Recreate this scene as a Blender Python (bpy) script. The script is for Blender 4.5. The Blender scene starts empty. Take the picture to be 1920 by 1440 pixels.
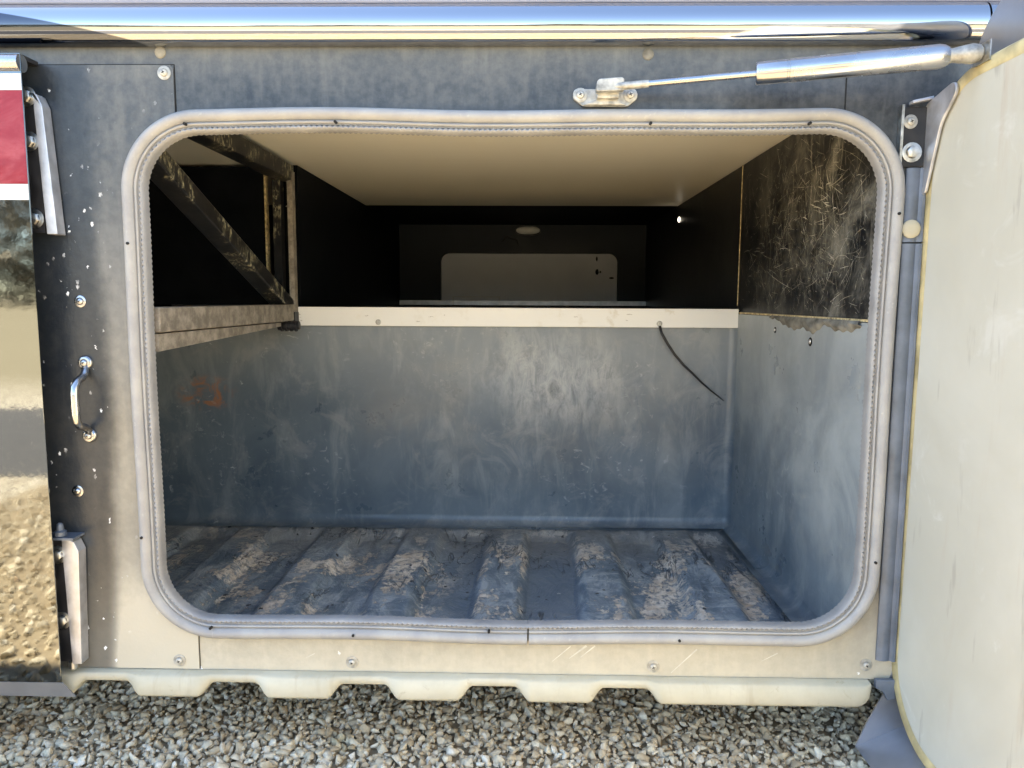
import bpy, bmesh, math, random
import numpy as np
from mathutils import Vector, Matrix

random.seed(7)
rng = np.random.default_rng(7)
sc = bpy.context.scene
col = sc.collection
rad = math.radians

# ------------------------------------------------------------------ camera
cam_d = bpy.data.cameras.new('camera')
cam_d.sensor_width = 36.0
cam_d.lens = 36.0 * 1400 / 1920
cam_d.clip_start = 0.02
cam_d.clip_end = 2000
cam = bpy.data.objects.new('camera', cam_d)
col.objects.link(cam)
yaw, pitch, roll = rad(1.15), math.atan(158 / 1400), 0.005
fwd = Vector((-math.sin(yaw) * math.cos(pitch), math.cos(yaw) * math.cos(pitch), -math.sin(pitch)))
right = Vector((math.cos(yaw), math.sin(yaw), 0))
up = right.cross(fwd)
r2 = right * math.cos(roll) + up * math.sin(roll)
u2 = -right * math.sin(roll) + up * math.cos(roll)
m = Matrix((r2, u2, -fwd)).transposed().to_4x4()
m.translation = Vector((0, -1.0, 0.85))
cam.matrix_world = m
sc.camera = cam

# ------------------------------------------------------------------ sky, sun, exposure
SUN_EL, SUN_AZ = rad(55), rad(-81)          # sun well up on the left, a little behind the coach side, which stays in its own shade
w = bpy.data.worlds.new('World')
sc.world = w
w.use_nodes = True
wn = w.node_tree.nodes
sky = wn.new('ShaderNodeTexSky')
sky.sky_type = 'NISHITA'
sky.sun_disc = False
sky.sun_elevation = SUN_EL
sky.sun_rotation = SUN_AZ
sky.altitude = 1200
sky.air_density = 1.0
sky.ozone_density = 3.0
sky.dust_density = 0.15
bg = wn['Background']
bg.inputs['Strength'].default_value = 0.10
w.node_tree.links.new(sky.outputs[0], bg.inputs['Color'])

sun_d = bpy.data.lights.new('sun', 'SUN')
sun_d.energy = 5.0
sun_d.angle = rad(0.53)
sun_d.color = (1.0, 0.965, 0.90)
sun = bpy.data.objects.new('sun', sun_d)
col.objects.link(sun)
sdir = Vector((math.sin(SUN_AZ) * math.cos(SUN_EL), math.cos(SUN_AZ) * math.cos(SUN_EL), math.sin(SUN_EL)))
sun.rotation_euler = sdir.to_track_quat('Z', 'Y').to_euler()
sun.location = (0, 8, 20)

sc.view_settings.view_transform = 'Standard'
sc.view_settings.look = 'None'
sc.view_settings.gamma = 1.0
sc.view_settings.use_curve_mapping = False
sc.view_settings.exposure = 3.05
sc.view_settings.use_white_balance = True        # camera white balance set for open shade
sc.view_settings.white_balance_temperature = 8100
sc.view_settings.white_balance_tint = 10
sc.render.engine = 'CYCLES'
sc.cycles.use_denoising = True
sc.cycles.max_bounces = 12
sc.cycles.diffuse_bounces = 7
sc.cycles.glossy_bounces = 5
sc.cycles.sample_clamp_indirect = 8.0

# ------------------------------------------------------------------ node helper
class NT:
    def __init__(s, name):
        s.m = bpy.data.materials.new(name)
        s.m.use_nodes = True
        s.t = s.m.node_tree
        s.b = s.t.nodes['Principled BSDF']
        s.co = s.t.nodes.new('ShaderNodeTexCoord').outputs['Object']
        s._xyz = None
    def link(s, a, b): s.t.links.new(a, b)
    def setin(s, sock, v):
        if hasattr(v, 'is_output'): s.link(v, sock)
        elif isinstance(v, (tuple, list)) and len(v) == 3 and sock.type == 'RGBA': sock.default_value = (*v, 1)
        else: sock.default_value = v
    def n(s, t): return s.t.nodes.new(t)
    @property
    def xyz(s):
        if s._xyz is None:
            q = s.n('ShaderNodeSeparateXYZ'); s.link(s.co, q.inputs[0]); s._xyz = q.outputs
        return s._xyz
    def math(s, op, a, b=0.0, c=None, clamp=False):
        q = s.n('ShaderNodeMath'); q.operation = op; q.use_clamp = clamp
        s.setin(q.inputs[0], a); s.setin(q.inputs[1], b)
        if c is not None: s.setin(q.inputs[2], c)
        return q.outputs[0]
    def mul(s, a, b): return s.math('MULTIPLY', a, b)
    def add(s, a, b): return s.math('ADD', a, b)
    def rng(s, v, a, b, c=0.0, d=1.0, smooth=True):
        q = s.n('ShaderNodeMapRange')
        q.interpolation_type = 'SMOOTHSTEP' if smooth else 'LINEAR'
        s.setin(q.inputs[0], v)
        for i, x in enumerate((a, b, c, d)): q.inputs[i + 1].default_value = x
        return q.outputs[0]
    def vec(s, scale=(1, 1, 1), rot=(0, 0, 0), loc=(0, 0, 0), src=None):
        q = s.n('ShaderNodeMapping')
        s.link(src or s.co, q.inputs[0])
        q.inputs['Scale'].default_value = scale
        q.inputs['Rotation'].default_value = rot
        q.inputs['Location'].default_value = loc
        return q.outputs[0]
    def noise(s, scale, detail=4, rough=0.55, dist=0.0, vec=None):
        q = s.n('ShaderNodeTexNoise')
        s.link(vec or s.co, q.inputs['Vector'])
        q.inputs['Scale'].default_value = scale; q.inputs['Detail'].default_value = detail
        q.inputs['Roughness'].default_value = rough; q.inputs['Distortion'].default_value = dist
        return q.outputs['Fac']
    def voro(s, scale, feature='F1', vec=None, out='Distance', rnd=1.0):
        q = s.n('ShaderNodeTexVoronoi'); q.feature = feature
        s.link(vec or s.co, q.inputs['Vector']); q.inputs['Scale'].default_value = scale
        q.inputs['Randomness'].default_value = rnd
        return q.outputs[out]
    def mix(s, f, a, b):
        q = s.n('ShaderNodeMix'); q.data_type = 'RGBA'
        s.setin(q.inputs[0], f); s.setin(q.inputs[6], a); s.setin(q.inputs[7], b)
        return q.outputs[2]
    def inv(s, a): return s.math('SUBTRACT', 1.0, a)
    def ramp(s, f, stops):
        q = s.n('ShaderNodeValToRGB'); s.setin(q.inputs[0], f)
        e = q.color_ramp.elements
        while len(e) < len(stops): e.new(0.5)
        for k, (p, c) in enumerate(stops):
            e[k].position = p; e[k].color = (*c, 1)
        return q.outputs[0]
    def bump(s, h, strength=0.3, dist=0.002, normal=None):
        q = s.n('ShaderNodeBump')
        q.inputs['Strength'].default_value = strength; q.inputs['Distance'].default_value = dist
        s.link(h, q.inputs['Height'])
        if normal is not None: s.link(normal, q.inputs['Normal'])
        return q.outputs[0]
    def out(s, color, rough=0.5, metal=0.0, normal=None, spec=None, coat=None):
        s.setin(s.b.inputs['Base Color'], color); s.setin(s.b.inputs['Roughness'], rough); s.setin(s.b.inputs['Metallic'], metal)
        if normal is not None: s.link(normal, s.b.inputs['Normal'])
        if spec is not None: s.b.inputs['Specular IOR Level'].default_value = spec
        if coat is not None: s.b.inputs['Coat Weight'].default_value = coat
        return s.m

def plain(name, c, rough=0.5, metal=0.0, var=0.12, scale=40, spec=None):
    t = NT(name)
    n = t.noise(scale, 5)
    c2 = tuple(x * (1 - var * 2.2) for x in c); c3 = tuple(min(1, x * (1 + var * 1.6)) for x in c)
    return t.out(t.ramp(n, [(0.3, c2), (0.7, c3)]), t.rng(n, 0.3, 0.7, max(0.02, rough - 0.08), rough + 0.08), metal, spec=spec)

M = {}
def flecks(t, scale, size, vec=None, keep=0.85):
    """small irregular chips: distorted cells, each with its own size"""
    nz = t.n('ShaderNodeTexNoise'); nz.inputs['Scale'].default_value = scale * 4.5; nz.inputs['Detail'].default_value = 2
    t.link(t.co, nz.inputs['Vector'])
    va = t.n('ShaderNodeVectorMath'); va.operation = 'MULTIPLY_ADD'
    t.link(nz.outputs['Color'], va.inputs[0]); va.inputs[1].default_value = (0.55 / scale,) * 3
    t.link(vec or t.vec((1, 1, 0.7)), va.inputs[2])
    q = t.n('ShaderNodeTexVoronoi'); q.inputs['Scale'].default_value = scale
    t.link(va.outputs[0], q.inputs['Vector'])
    sp = t.n('ShaderNodeSeparateColor'); t.link(q.outputs['Color'], sp.inputs[0])
    k = t.math('GREATER_THAN', sp.outputs[0], keep)
    lim = t.mul(t.rng(sp.outputs[1], 0, 1, 0.3, 1.0), size)
    hit = t.rng(t.math('SUBTRACT', q.outputs['Distance'], lim), -0.03, 0.03, 1, 0)
    return t.mul(hit, k)

def dusty_panel(name, plate=False):
    t = NT(name)
    x, y, z = t.xyz
    big = t.noise(7, 5, 0.6)
    fine = t.noise(70, 5, 0.65)
    drip = t.noise(16, 4, 0.6, 0.3, t.vec((3.2, 1, 0.45)))
    smear = t.noise(9, 5, 0.65, 1.2)
    low = t.rng(z, 0.30, 0.54, 0.84, 0.0)
    d = t.add(low, 0.115)
    d = t.add(d, t.rng(big, 0.3, 0.7, -0.045, 0.05))
    d = t.add(d, t.rng(drip, 0.45, 0.75, -0.02, 0.055))
    d = t.add(d, t.rng(smear, 0.58, 0.75, 0.0, 0.07))
    d = t.add(d, t.rng(fine, 0.3, 0.7, -0.05, 0.05))
    d = t.add(d, t.rng(z, 1.115, 1.165, 0.0, 0.10))
    if plate:                                     # road dust on the right half, a darker band beside the shut door
        edge = t.add(x, t.rng(t.noise(5, 3, vec=t.vec((1, 1, 0.5))), 0.3, 0.7, -0.010, 0.010))
        wide = t.mul(t.rng(edge, -0.587, -0.553), t.rng(z, 1.12, 0.62, 0.08, 0.42))
        d = t.add(d, wide)
        d = t.mul(d, t.rng(edge, -0.590, -0.560, 0.30, 1.0))
        f1 = t.mul(flecks(t, 130, 0.27, keep=0.68), t.rng(t.noise(16, 4), 0.47, 0.58))
        f2 = flecks(t, 42, 0.16, keep=0.72)
        zone = t.rng(x, -0.585, -0.545, 1, 0.12)
        fl = t.mul(t.math('MAXIMUM', f1, f2), zone)
    else:
        fl = t.mul(flecks(t, 55, 0.2, keep=0.88), t.rng(t.noise(11, 3), 0.5, 0.6))
    d = t.math('MINIMUM', t.math('MAXIMUM', d, 0.015), 0.96)
    dustc = t.mix(big, (0.48, 0.43, 0.325), (0.56, 0.51, 0.405))
    dustc = t.mix(t.rng(z, 0.62, 1.0), dustc, (0.385, 0.39, 0.365))
    c = t.mix(d, (0.012, 0.018, 0.026), dustc)
    c = t.mix(fl, c, (0.85, 0.87, 0.88))
    nb = t.bump(t.add(t.noise(260, 3), t.mul(t.noise(5, 2), 2.0)), 0.10, 0.004)
    return t.out(c, t.rng(d, 0.05, 0.6, 0.30, 0.72), 0, nb, spec=0.5)
t_plate = 0.30
M['panel'] = dusty_panel('dusty_black_paint')
M['plate'] = dusty_panel('dusty_plate_paint', True)

# weathered grey rubber of the seal
t = NT('weathered_rubber')
n1 = t.noise(22, 5, 0.6); n2 = t.noise(160, 4)
c = t.mix(t.rng(n1, 0.3, 0.7), (0.27, 0.27, 0.27), (0.35, 0.345, 0.33))
c = t.mix(t.rng(n2, 0.62, 0.75, 0, 0.22), c, (0.58, 0.56, 0.50))
M['rubber'] = t.out(c, 0.55, 0, t.bump(n2, 0.08, 0.0006))
M['rubber_trim'] = plain('rubber_trim', (0.27, 0.27, 0.27), 0.45, 0, 0.08, 25)

# mirror steel of the shut bay door
t = NT('polished_steel')
wv = t.noise(3.0, 2, 0.5, 0.4, t.vec((1, 1, 0.45)))
orange = t.noise(130, 2, 0.5)
sp = t.rng(t.noise(120, 4), 0.50, 0.8, 0.04, 0.10)
nb = t.bump(orange, 0.022, 0.001, t.bump(wv, 0.05, 0.02))
fl = flecks(t, 60, 0.14, keep=0.85)
c = t.mix(fl, (0.185, 0.20, 0.205), (0.3, 0.3, 0.3))
M['mirror'] = t.out(c, sp, 1.0, nb)

# bright moulding, with a darker swoosh that sweeps down at its end
t = NT('chrome_plating')
x, y, z = t.xyz
lim = t.rng(x, -0.70, -0.470, 1.2145, 1.170, False)
lim = t.add(lim, t.mul(t.math('POWER', t.rng(x, -0.70, -0.47, -1, 1, False), 2), -0.002))
dark = t.rng(t.math('SUBTRACT', lim, z), -0.0004, 0.0012)
c = t.mix(dark, (0.41, 0.425, 0.45), (0.10, 0.11, 0.13))
M['chrome'] = t.out(c, t.rng(t.noise(60, 4), 0.4, 0.8, 0.05, 0.14), 1.0, t.bump(t.noise(4, 2, vec=t.vec((1, 1, 3))), 0.05, 0.01))
M['chrome_small'] = plain('bright_metal', (0.46, 0.46, 0.465), 0.24, 1.0, 0.04, 25)
M['zinc'] = plain('zinc_metal', (0.62, 0.62, 0.60), 0.36, 1.0, 0.2, 90)
M['dusty_zinc'] = plain('dusty_zinc', (0.44, 0.43, 0.39), 0.5, 0.55, 0.25, 80)
M['alu'] = plain('brushed_aluminium', (0.60, 0.61, 0.64), 0.42, 0.75, 0.15, 30)
M['black_part'] = plain('black_part', (0.018, 0.018, 0.02), 0.5, 0, 0.2, 60)
M['hole'] = plain('dark_hole', (0.006, 0.006, 0.006), 0.8, 0, 0.1, 60)
M['silver_paint'] = plain('silver_paint', (0.30, 0.29, 0.32), 0.4, 0.0, 0.05, 6)
M['white_paint'] = plain('white_stripe', (0.62, 0.61, 0.60), 0.2, 0, 0.04, 10)

t = NT('red_stripe')
n = t.noise(9, 5, 0.65, 0.8, t.vec((1, 1, 1.6)))
c = t.mix(t.rng(n, 0.45, 0.72), (0.24, 0.006, 0.014), (0.36, 0.06, 0.07))
M['red_paint'] = t.out(c, 0.12, 0, t.bump(t.noise(75, 2), 0.05, 0.002), spec=0.35)

# inside of the bay
t = NT('cream_board')
x, y, z = t.xyz
g = t.noise(8, 5, 0.6, 0.2, t.vec((0.35, 7, 1)))
sp = flecks(t, 30, 0.10, keep=0.8)
c = t.mix(g, (0.86, 0.80, 0.63), (0.90, 0.85, 0.70))
c = t.mix(t.mul(sp, 0.7), c, (0.86, 0.82, 0.72))
M['cream'] = t.out(c, 0.42, 0, t.bump(g, 0.06, 0.002))

def black_board(name, scuff):
    t = NT(name)
    x, y, z = t.xyz
    c = (0.008, 0.009, 0.011)
    tot = None
    for k, (ang, sc_) in enumerate(((12, 60), (58, 44), (-33, 52), (84, 70), (-68, 46), (35, 90))):
        v = t.vec((1, 1.0, 0.07), (rad(ang), 0, 0), (k * 3.1, k * 1.7, k * 2.3))
        s = t.rng(t.noise(sc_, 3, 0.5, 0.5, v), 0.64, 0.71)
        mk = t.rng(t.noise(5.5, 3, 0.6, 0.3, t.vec((1, 1, 1), (0, 0, 0), (k * 5.0, 0, 2))), 0.46, 0.62)
        s = t.mul(s, mk)
        tot = s if tot is None else t.math('MAXIMUM', tot, s)
    haze = t.rng(t.noise(11, 8, 0.78, 0.4), 0.40, 0.70)
    zone = t.rng(y, 0.75, 0.20, 0.12, 1.0)
    tot = t.mul(tot, zone)
    haze = t.mul(haze, t.rng(y, 0.66, 0.12, 0.10, 1.0))
    c = t.mix(t.mul(haze, 0.62 * scuff), c, (0.34, 0.33, 0.28))
    c = t.mix(t.mul(tot, 0.16 * scuff), c, (0.55, 0.53, 0.44))
    return t.out(c, t.rng(haze, 0, 1, 0.40, 0.60), 0, t.bump(t.noise(90, 4), 0.08, 0.002), spec=0.25)
M['black_board'] = black_board('scuffed_black_board', 1.0)
t = NT('plain_black_board')
n = t.noise(18, 5, 0.6)
f = t.mul(flecks(t, 34, 0.11, keep=0.9), 0.6)
c = t.mix(f, t.ramp(n, [(0.3, (0.003, 0.004, 0.005)), (0.75, (0.008, 0.009, 0.011))]), (0.4, 0.38, 0.34))
M['black_plain'] = t.out(c, 0.5, 0, spec=0.05)
t = NT('black_steel')
n = t.noise(45, 5, 0.65)
s = t.mul(t.rng(t.noise(150, 5, 0.75, 0.6, t.vec((1, 1, 0.35), (rad(40), 0, 0))), 0.50, 0.62), t.rng(t.noise(10, 4, 0.6), 0.47, 0.56))
c = t.mix(s, t.ramp(n, [(0.3, (0.006, 0.006, 0.007)), (0.75, (0.020, 0.020, 0.020))]), (0.36, 0.33, 0.22))
M['black_steel'] = t.out(c, 0.42, 0, t.bump(n, 0.2, 0.002), spec=0.25)
t = NT('dusty_steel')
n = t.noise(40, 6, 0.7); n2 = t.noise(11, 3)
c = t.mix(t.rng(n, 0.35, 0.7), (0.15, 0.13, 0.105), (0.34, 0.30, 0.245))
c = t.mix(t.rng(n2, 0.62, 0.72, 0, 0.6), c, (0.42, 0.36, 0.28))
M['dusty_steel'] = t.out(c, 0.7, 0, t.bump(n, 0.25, 0.002))

t = NT('grey_bay_liner')
x, y, z = t.xyz
big = t.noise(4.5, 5, 0.6, 0.5)
vert = t.noise(16, 5, 0.65, 0.6, t.vec((1.2, 1.2, 0.35)))
cl = t.noise(8, 6, 0.7, 1.4)
wear = t.noise(26, 6, 0.75, 0.8, t.vec((1, 1, 1.6)))
c = t.mix(t.rng(big, 0.3, 0.7), (0.064, 0.095, 0.124), (0.117, 0.150, 0.175))
c = t.mix(t.rng(vert, 0.46, 0.72, 0, 0.55), c, (0.25, 0.275, 0.275))
c = t.mix(t.rng(cl, 0.50, 0.70, 0, 0.55), c, (0.25, 0.255, 0.25))
c = t.mix(t.rng(z, 0.55, 0.80, 0, 0.30), c, (0.42, 0.43, 0.42))            # bounce from the white shelf edge, painted as a paler top
c = t.mix(t.mul(t.rng(x, 0.4545, 0.4558), t.mul(t.rng(t.noise(6, 5, 0.65, 0.6), 0.3, 0.7, 0.25, 0.85), t.rng(t.add(z, t.mul(y, -0.35)), 0.30, 0.55, 0.25, 1.0))), c, (0.40, 0.44, 0.445))   # light from the sunlit side painted onto the side wall
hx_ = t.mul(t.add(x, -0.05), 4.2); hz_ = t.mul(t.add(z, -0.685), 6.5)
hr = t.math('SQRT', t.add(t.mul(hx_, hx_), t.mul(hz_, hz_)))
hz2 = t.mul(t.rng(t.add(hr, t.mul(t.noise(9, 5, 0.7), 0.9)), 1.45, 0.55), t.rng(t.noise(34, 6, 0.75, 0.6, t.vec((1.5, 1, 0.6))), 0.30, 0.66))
c = t.mix(t.mul(hz2, 0.75), c, (0.42, 0.44, 0.45))                             # scuffs plus a painted sheen in the middle
lowl = t.mul(t.rng(x, -0.45, -0.62), t.rng(z, 0.55, 0.42))
chip = t.mul(t.rng(wear, 0.60, 0.68), t.mul(t.rng(t.noise(7, 3, 0.6), 0.50, 0.60), t.rng(x, -0.35, -0.60, 0.12, 1)))
c = t.mix(t.mul(chip, 0.8), c, (0.55, 0.57, 0.54))
rx = t.math('DISTANCE', x, -0.70) if False else None
dx = t.mul(t.add(x, 0.715), 12.0); dz = t.mul(t.add(z, -0.640), 21.0)
rr_ = t.math('SQRT', t.add(t.mul(dx, dx), t.mul(dz, dz)))
ring = t.mul(t.rng(rr_, 0.95, 0.45), t.rng(t.noise(22, 5, 0.65, 1.5), 0.44, 0.60))
c = t.mix(t.mul(ring, 0.75), c, (0.40, 0.15, 0.05))
sm = t.mul(t.rng(t.noise(50, 4, 0.6, 1.0, t.vec((1, 1, 1.3), (0, rad(-28), 0))), 0.58, 0.72), t.rng(t.noise(5, 3, 0.5, 0, t.vec(loc=(3, 1, 7))), 0.50, 0.62))
c = t.mix(t.mul(sm, 0.4), c, (0.45, 0.46, 0.45))
nb = t.bump(t.noise(120, 4), 0.06, 0.002, t.bump(t.noise(3.5, 3), 0.22, 0.03))
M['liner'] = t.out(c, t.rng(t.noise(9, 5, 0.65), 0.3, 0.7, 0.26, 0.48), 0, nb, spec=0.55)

t = NT('worn_bay_floor')
x, y, z = t.xyz
wz = t.noise(7, 6, 0.7, 1.2, t.vec((1.4, 0.8, 1)))
wr = t.noise(20, 6, 0.75, 0.7, t.vec((1, 0.6, 1), (0, 0, rad(-8))))
base = t.mix(t.rng(wr, 0.40, 0.68), (0.120, 0.170, 0.215), (0.38, 0.43, 0.465))
base = t.mix(t.rng(t.noise(30, 5, 0.7, 0.8, t.vec((0.6, 2.2, 1))), 0.56, 0.74, 0, 0.6), base, (0.54, 0.56, 0.56))
valley = t.rng(z, 0.338, 0.328)
clean = t.mul(valley, t.mul(t.rng(x, -0.20, -0.10), t.rng(x, 0.14, 0.10)))
base = t.mix(t.mul(clean, 0.85), base, (0.115, 0.155, 0.200))
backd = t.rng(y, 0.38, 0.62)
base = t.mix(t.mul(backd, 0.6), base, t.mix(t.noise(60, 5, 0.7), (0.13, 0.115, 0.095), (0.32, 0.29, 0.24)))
p1 = t.rng(t.add(t.noise(6.5, 9, 0.70, 0.15, t.vec((1.5, 0.62, 1), (0, 0, rad(-8)), (3.3, 0.4, 0))), t.rng(t.noise(60, 5, 0.75), 0.3, 0.7, -0.05, 0.05)), 0.520, 0.560)
rid = t.math('ABSOLUTE', t.math('SUBTRACT', t.noise(8, 4, 0.6, 1.6, t.vec((2.6, 0.62, 1), (0, 0, rad(-14)))), 0.5))
crk = t.rng(rid, 0.004, 0.022)
crkm = t.inv(t.mul(t.inv(crk), t.rng(t.noise(4, 3, 0.6, 0, t.vec(loc=(9, 2, 0))), 0.46, 0.56)))
peel = t.mul(t.mul(p1, t.inv(clean)), t.rng(t.noise(70, 6, 0.75), 0.34, 0.52))
peel = t.mul(peel, t.rng(y, 0.60, 0.40, 0.35, 1))
tan = t.mix(t.rng(t.noise(18, 6, 0.75, 0.8), 0.3, 0.7), (0.58, 0.45, 0.33), (0.88, 0.81, 0.71))
base = t.mix(t.mul(peel, 0.96), base, tan)
scr = t.mul(t.rng(t.noise(38, 5, 0.7, 1.2, t.vec((0.45, 2.4, 1), (0, 0, rad(10)))), 0.60, 0.70), t.inv(t.mul(clean, 0.8)))
base = t.mix(t.mul(scr, 0.5), base, (0.62, 0.62, 0.60))
base = t.mix(t.mul(t.inv(crkm), 0.8), base, (0.045, 0.05, 0.058))
spk = flecks(t, 70, 0.28, keep=0.90)
base = t.mix(spk, base, (0.012, 0.012, 0.014))
spw = flecks(t, 60, 0.15, keep=0.90)
base = t.mix(t.mul(spw, 0.7), base, (0.6, 0.6, 0.58))
hgt = t.add(t.add(t.mul(wr, 0.8), t.mul(crkm, 0.35)), t.mul(peel, -0.25))
nb = t.bump(hgt, 0.8, 0.011)
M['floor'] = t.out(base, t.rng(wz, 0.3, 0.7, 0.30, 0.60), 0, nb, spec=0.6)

t = NT('white_shelf_edge')
n = t.noise(24, 5, 0.65); x, y, z = t.xyz
c = t.mix(t.mul(t.rng(n, 0.55, 0.72), t.rng(x, -0.1, 0.45, 0.25, 1)), (0.80, 0.79, 0.74), (0.62, 0.56, 0.44))
c = t.mix(t.mul(flecks(t, 50, 0.22, t.vec((0.7, 1, 3)), 0.9), 0.5), c, (0.25, 0.2, 0.15))
M['shelf_edge'] = t.out(c, 0.4)
M['rub'] = plain('pale_rub', (0.60, 0.58, 0.50), 0.7, 0, 0.1, 60)
M['scratch'] = plain('bared_scratch', (0.46, 0.44, 0.36), 0.6, 0, 0.3, 60)
M['raw_wood'] = plain('raw_plywood_edge', (0.78, 0.55, 0.30), 0.8, 0, 0.3, 140)
M['caulk'] = plain('dirty_caulk', (0.19, 0.18, 0.15), 0.8, 0, 0.3, 45)
M['grey_door'] = plain('grey_door_skin', (0.66, 0.68, 0.73), 0.5, 0, 0.03, 9)
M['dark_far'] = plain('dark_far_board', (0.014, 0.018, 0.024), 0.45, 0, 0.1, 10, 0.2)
M['lamp_lens'] = plain('lamp_lens', (0.80, 0.78, 0.72), 0.25, 0, 0.03, 30)

t = NT('door_lining')
n = t.noise(3.2, 5, 0.6, 0.4); st = t.noise(14, 5, 0.65, 0.5, t.vec((1, 1.5, 0.22)))
c = t.mix(t.rng(n, 0.3, 0.7), (0.52, 0.505, 0.425), (0.60, 0.59, 0.515))
c = t.mix(t.rng(st, 0.56, 0.78, 0, 0.75), c, (0.50, 0.43, 0.34))
c = t.mix(t.rng(t.noise(9, 5, 0.7, 1.2), 0.58, 0.72, 0, 0.45), c, (0.68, 0.68, 0.63))
c = t.mix(t.mul(t.rng(t.noise(34, 4, 0.6, 0.3, t.vec((1, 1, 0.15))), 0.62, 0.70), 0.5), c, (0.35, 0.32, 0.27))
M['lining'] = t.out(c, 0.42, 0, t.bump(t.noise(24, 5), 0.10, 0.004))
M['gel_edge'] = plain('yellowed_glue_edge', (0.60, 0.50, 0.27), 0.5, 0, 0.2, 25)
M['door_skin'] = plain('grey_door_metal', (0.36, 0.37, 0.40), 0.34, 0.6, 0.08, 14)
M['hinge'] = plain('hinge_metal', (0.15, 0.18, 0.225), 0.5, 0.35, 0.15, 22)

t = NT('pan_gelcoat')
n = t.noise(10, 5, 0.65); st = t.noise(18, 4, 0.6, 0.3, t.vec((2.5, 1, 0.5)))
c = t.mix(t.rng(n, 0.3, 0.72), (0.46, 0.42, 0.31), (0.56, 0.525, 0.41))
c = t.mix(t.rng(st, 0.56, 0.72, 0, 0.5), c, (0.40, 0.34, 0.24))
c = t.mix(t.rng(t.noise(34, 6, 0.75, 0.5), 0.60, 0.72, 0, 0.5), c, (0.30, 0.24, 0.15))
M['pan'] = t.out(c, 0.55, 0, t.bump(t.noise(60, 4), 0.1, 0.002))

# stones and ground
t = NT('limestone_chip')
g = t.n('ShaderNodeNewGeometry')
isl = g.outputs['Random Per Island']
n = t.noise(130, 4, 0.65); tint = t.noise(3.2, 4, 0.6)
c = t.ramp(isl, [(0.0, (0.44, 0.335, 0.215)), (0.3, (0.58, 0.48, 0.335)), (0.6, (0.67, 0.575, 0.42)), (0.88, (0.72, 0.635, 0.49)), (1.0, (0.78, 0.73, 0.62))])
c = t.mix(t.rng(n, 0.35, 0.7, 0.0, 0.38), c, (0.22, 0.17, 0.105))
c = t.mix(t.rng(tint, 0.55, 0.68, 0, 0.6), c, (0.36, 0.22, 0.10))
c = t.mix(t.rng(t.noise(4.5, 3, 0.6, 0, t.vec(loc=(5, 2, 0))), 0.60, 0.72, 0, 0.28), c, (0.27, 0.29, 0.15))
M['stone'] = t.out(c, 0.85, 0, t.bump(t.noise(300, 4), 0.3, 0.002))

t = NT('gravel_ground')
vd = t.voro(48); q = t.n('ShaderNodeTexVoronoi'); q.inputs['Scale'].default_value = 48; t.link(t.co, q.inputs['Vector'])
sp_ = t.n('ShaderNodeSeparateColor'); t.link(q.outputs['Color'], sp_.inputs[0])
c = t.ramp(sp_.outputs[0], [(0, (0.42, 0.345, 0.25)), (0.5, (0.58, 0.51, 0.39)), (1, (0.70, 0.64, 0.53))])
c = t.mix(t.rng(vd, 0.40, 0.75, 0, 0.8), c, (0.09, 0.065, 0.04))
bigp = t.noise(0.05, 5)
x, y, z = t.xyz
field = t.mul(t.rng(t.math('ABSOLUTE', t.add(y, 8.5)), 7.0, 8.0), t.rng(y, -1.0, -2.5))
c = t.mix(t.rng(y, -3.4, -5.5, 0, 1), c, t.mix(bigp, (0.20, 0.165, 0.10), (0.28, 0.235, 0.15)))
M['ground'] = t.out(c, 0.9, 0, t.bump(t.inv(vd), 0.9, 0.012))
t = NT('soil_between_stones')
M['soil'] = t.out(t.ramp(t.noise(90, 5), [(0.3, (0.19, 0.14, 0.085)), (0.7, (0.34, 0.27, 0.175))]), 0.95)
M['dark_strip'] = plain('dark_strip_ground', (0.075, 0.072, 0.07), 0.85, 0, 0.2, 30)
t = NT('tree_leaf')
g = t.n('ShaderNodeNewGeometry')
M['leaf'] = t.out(t.ramp(g.outputs['Random Per Island'], [(0, (0.06, 0.05, 0.03)), (0.6, (0.12, 0.10, 0.06)), (1, (0.20, 0.16, 0.10))]), 0.7)
M['tyre'] = plain('tyre_rubber', (0.02, 0.02, 0.02), 0.8)
M['cable'] = plain('black_cable_sheath', (0.010, 0.010, 0.011), 0.4)
t = NT('dot_glow')  # added glow for the bright dot on the deep board
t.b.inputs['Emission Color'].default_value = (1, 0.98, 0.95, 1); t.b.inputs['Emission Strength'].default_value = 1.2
M['glow'] = t.out((0.8, 0.8, 0.8), 0.4)

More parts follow.
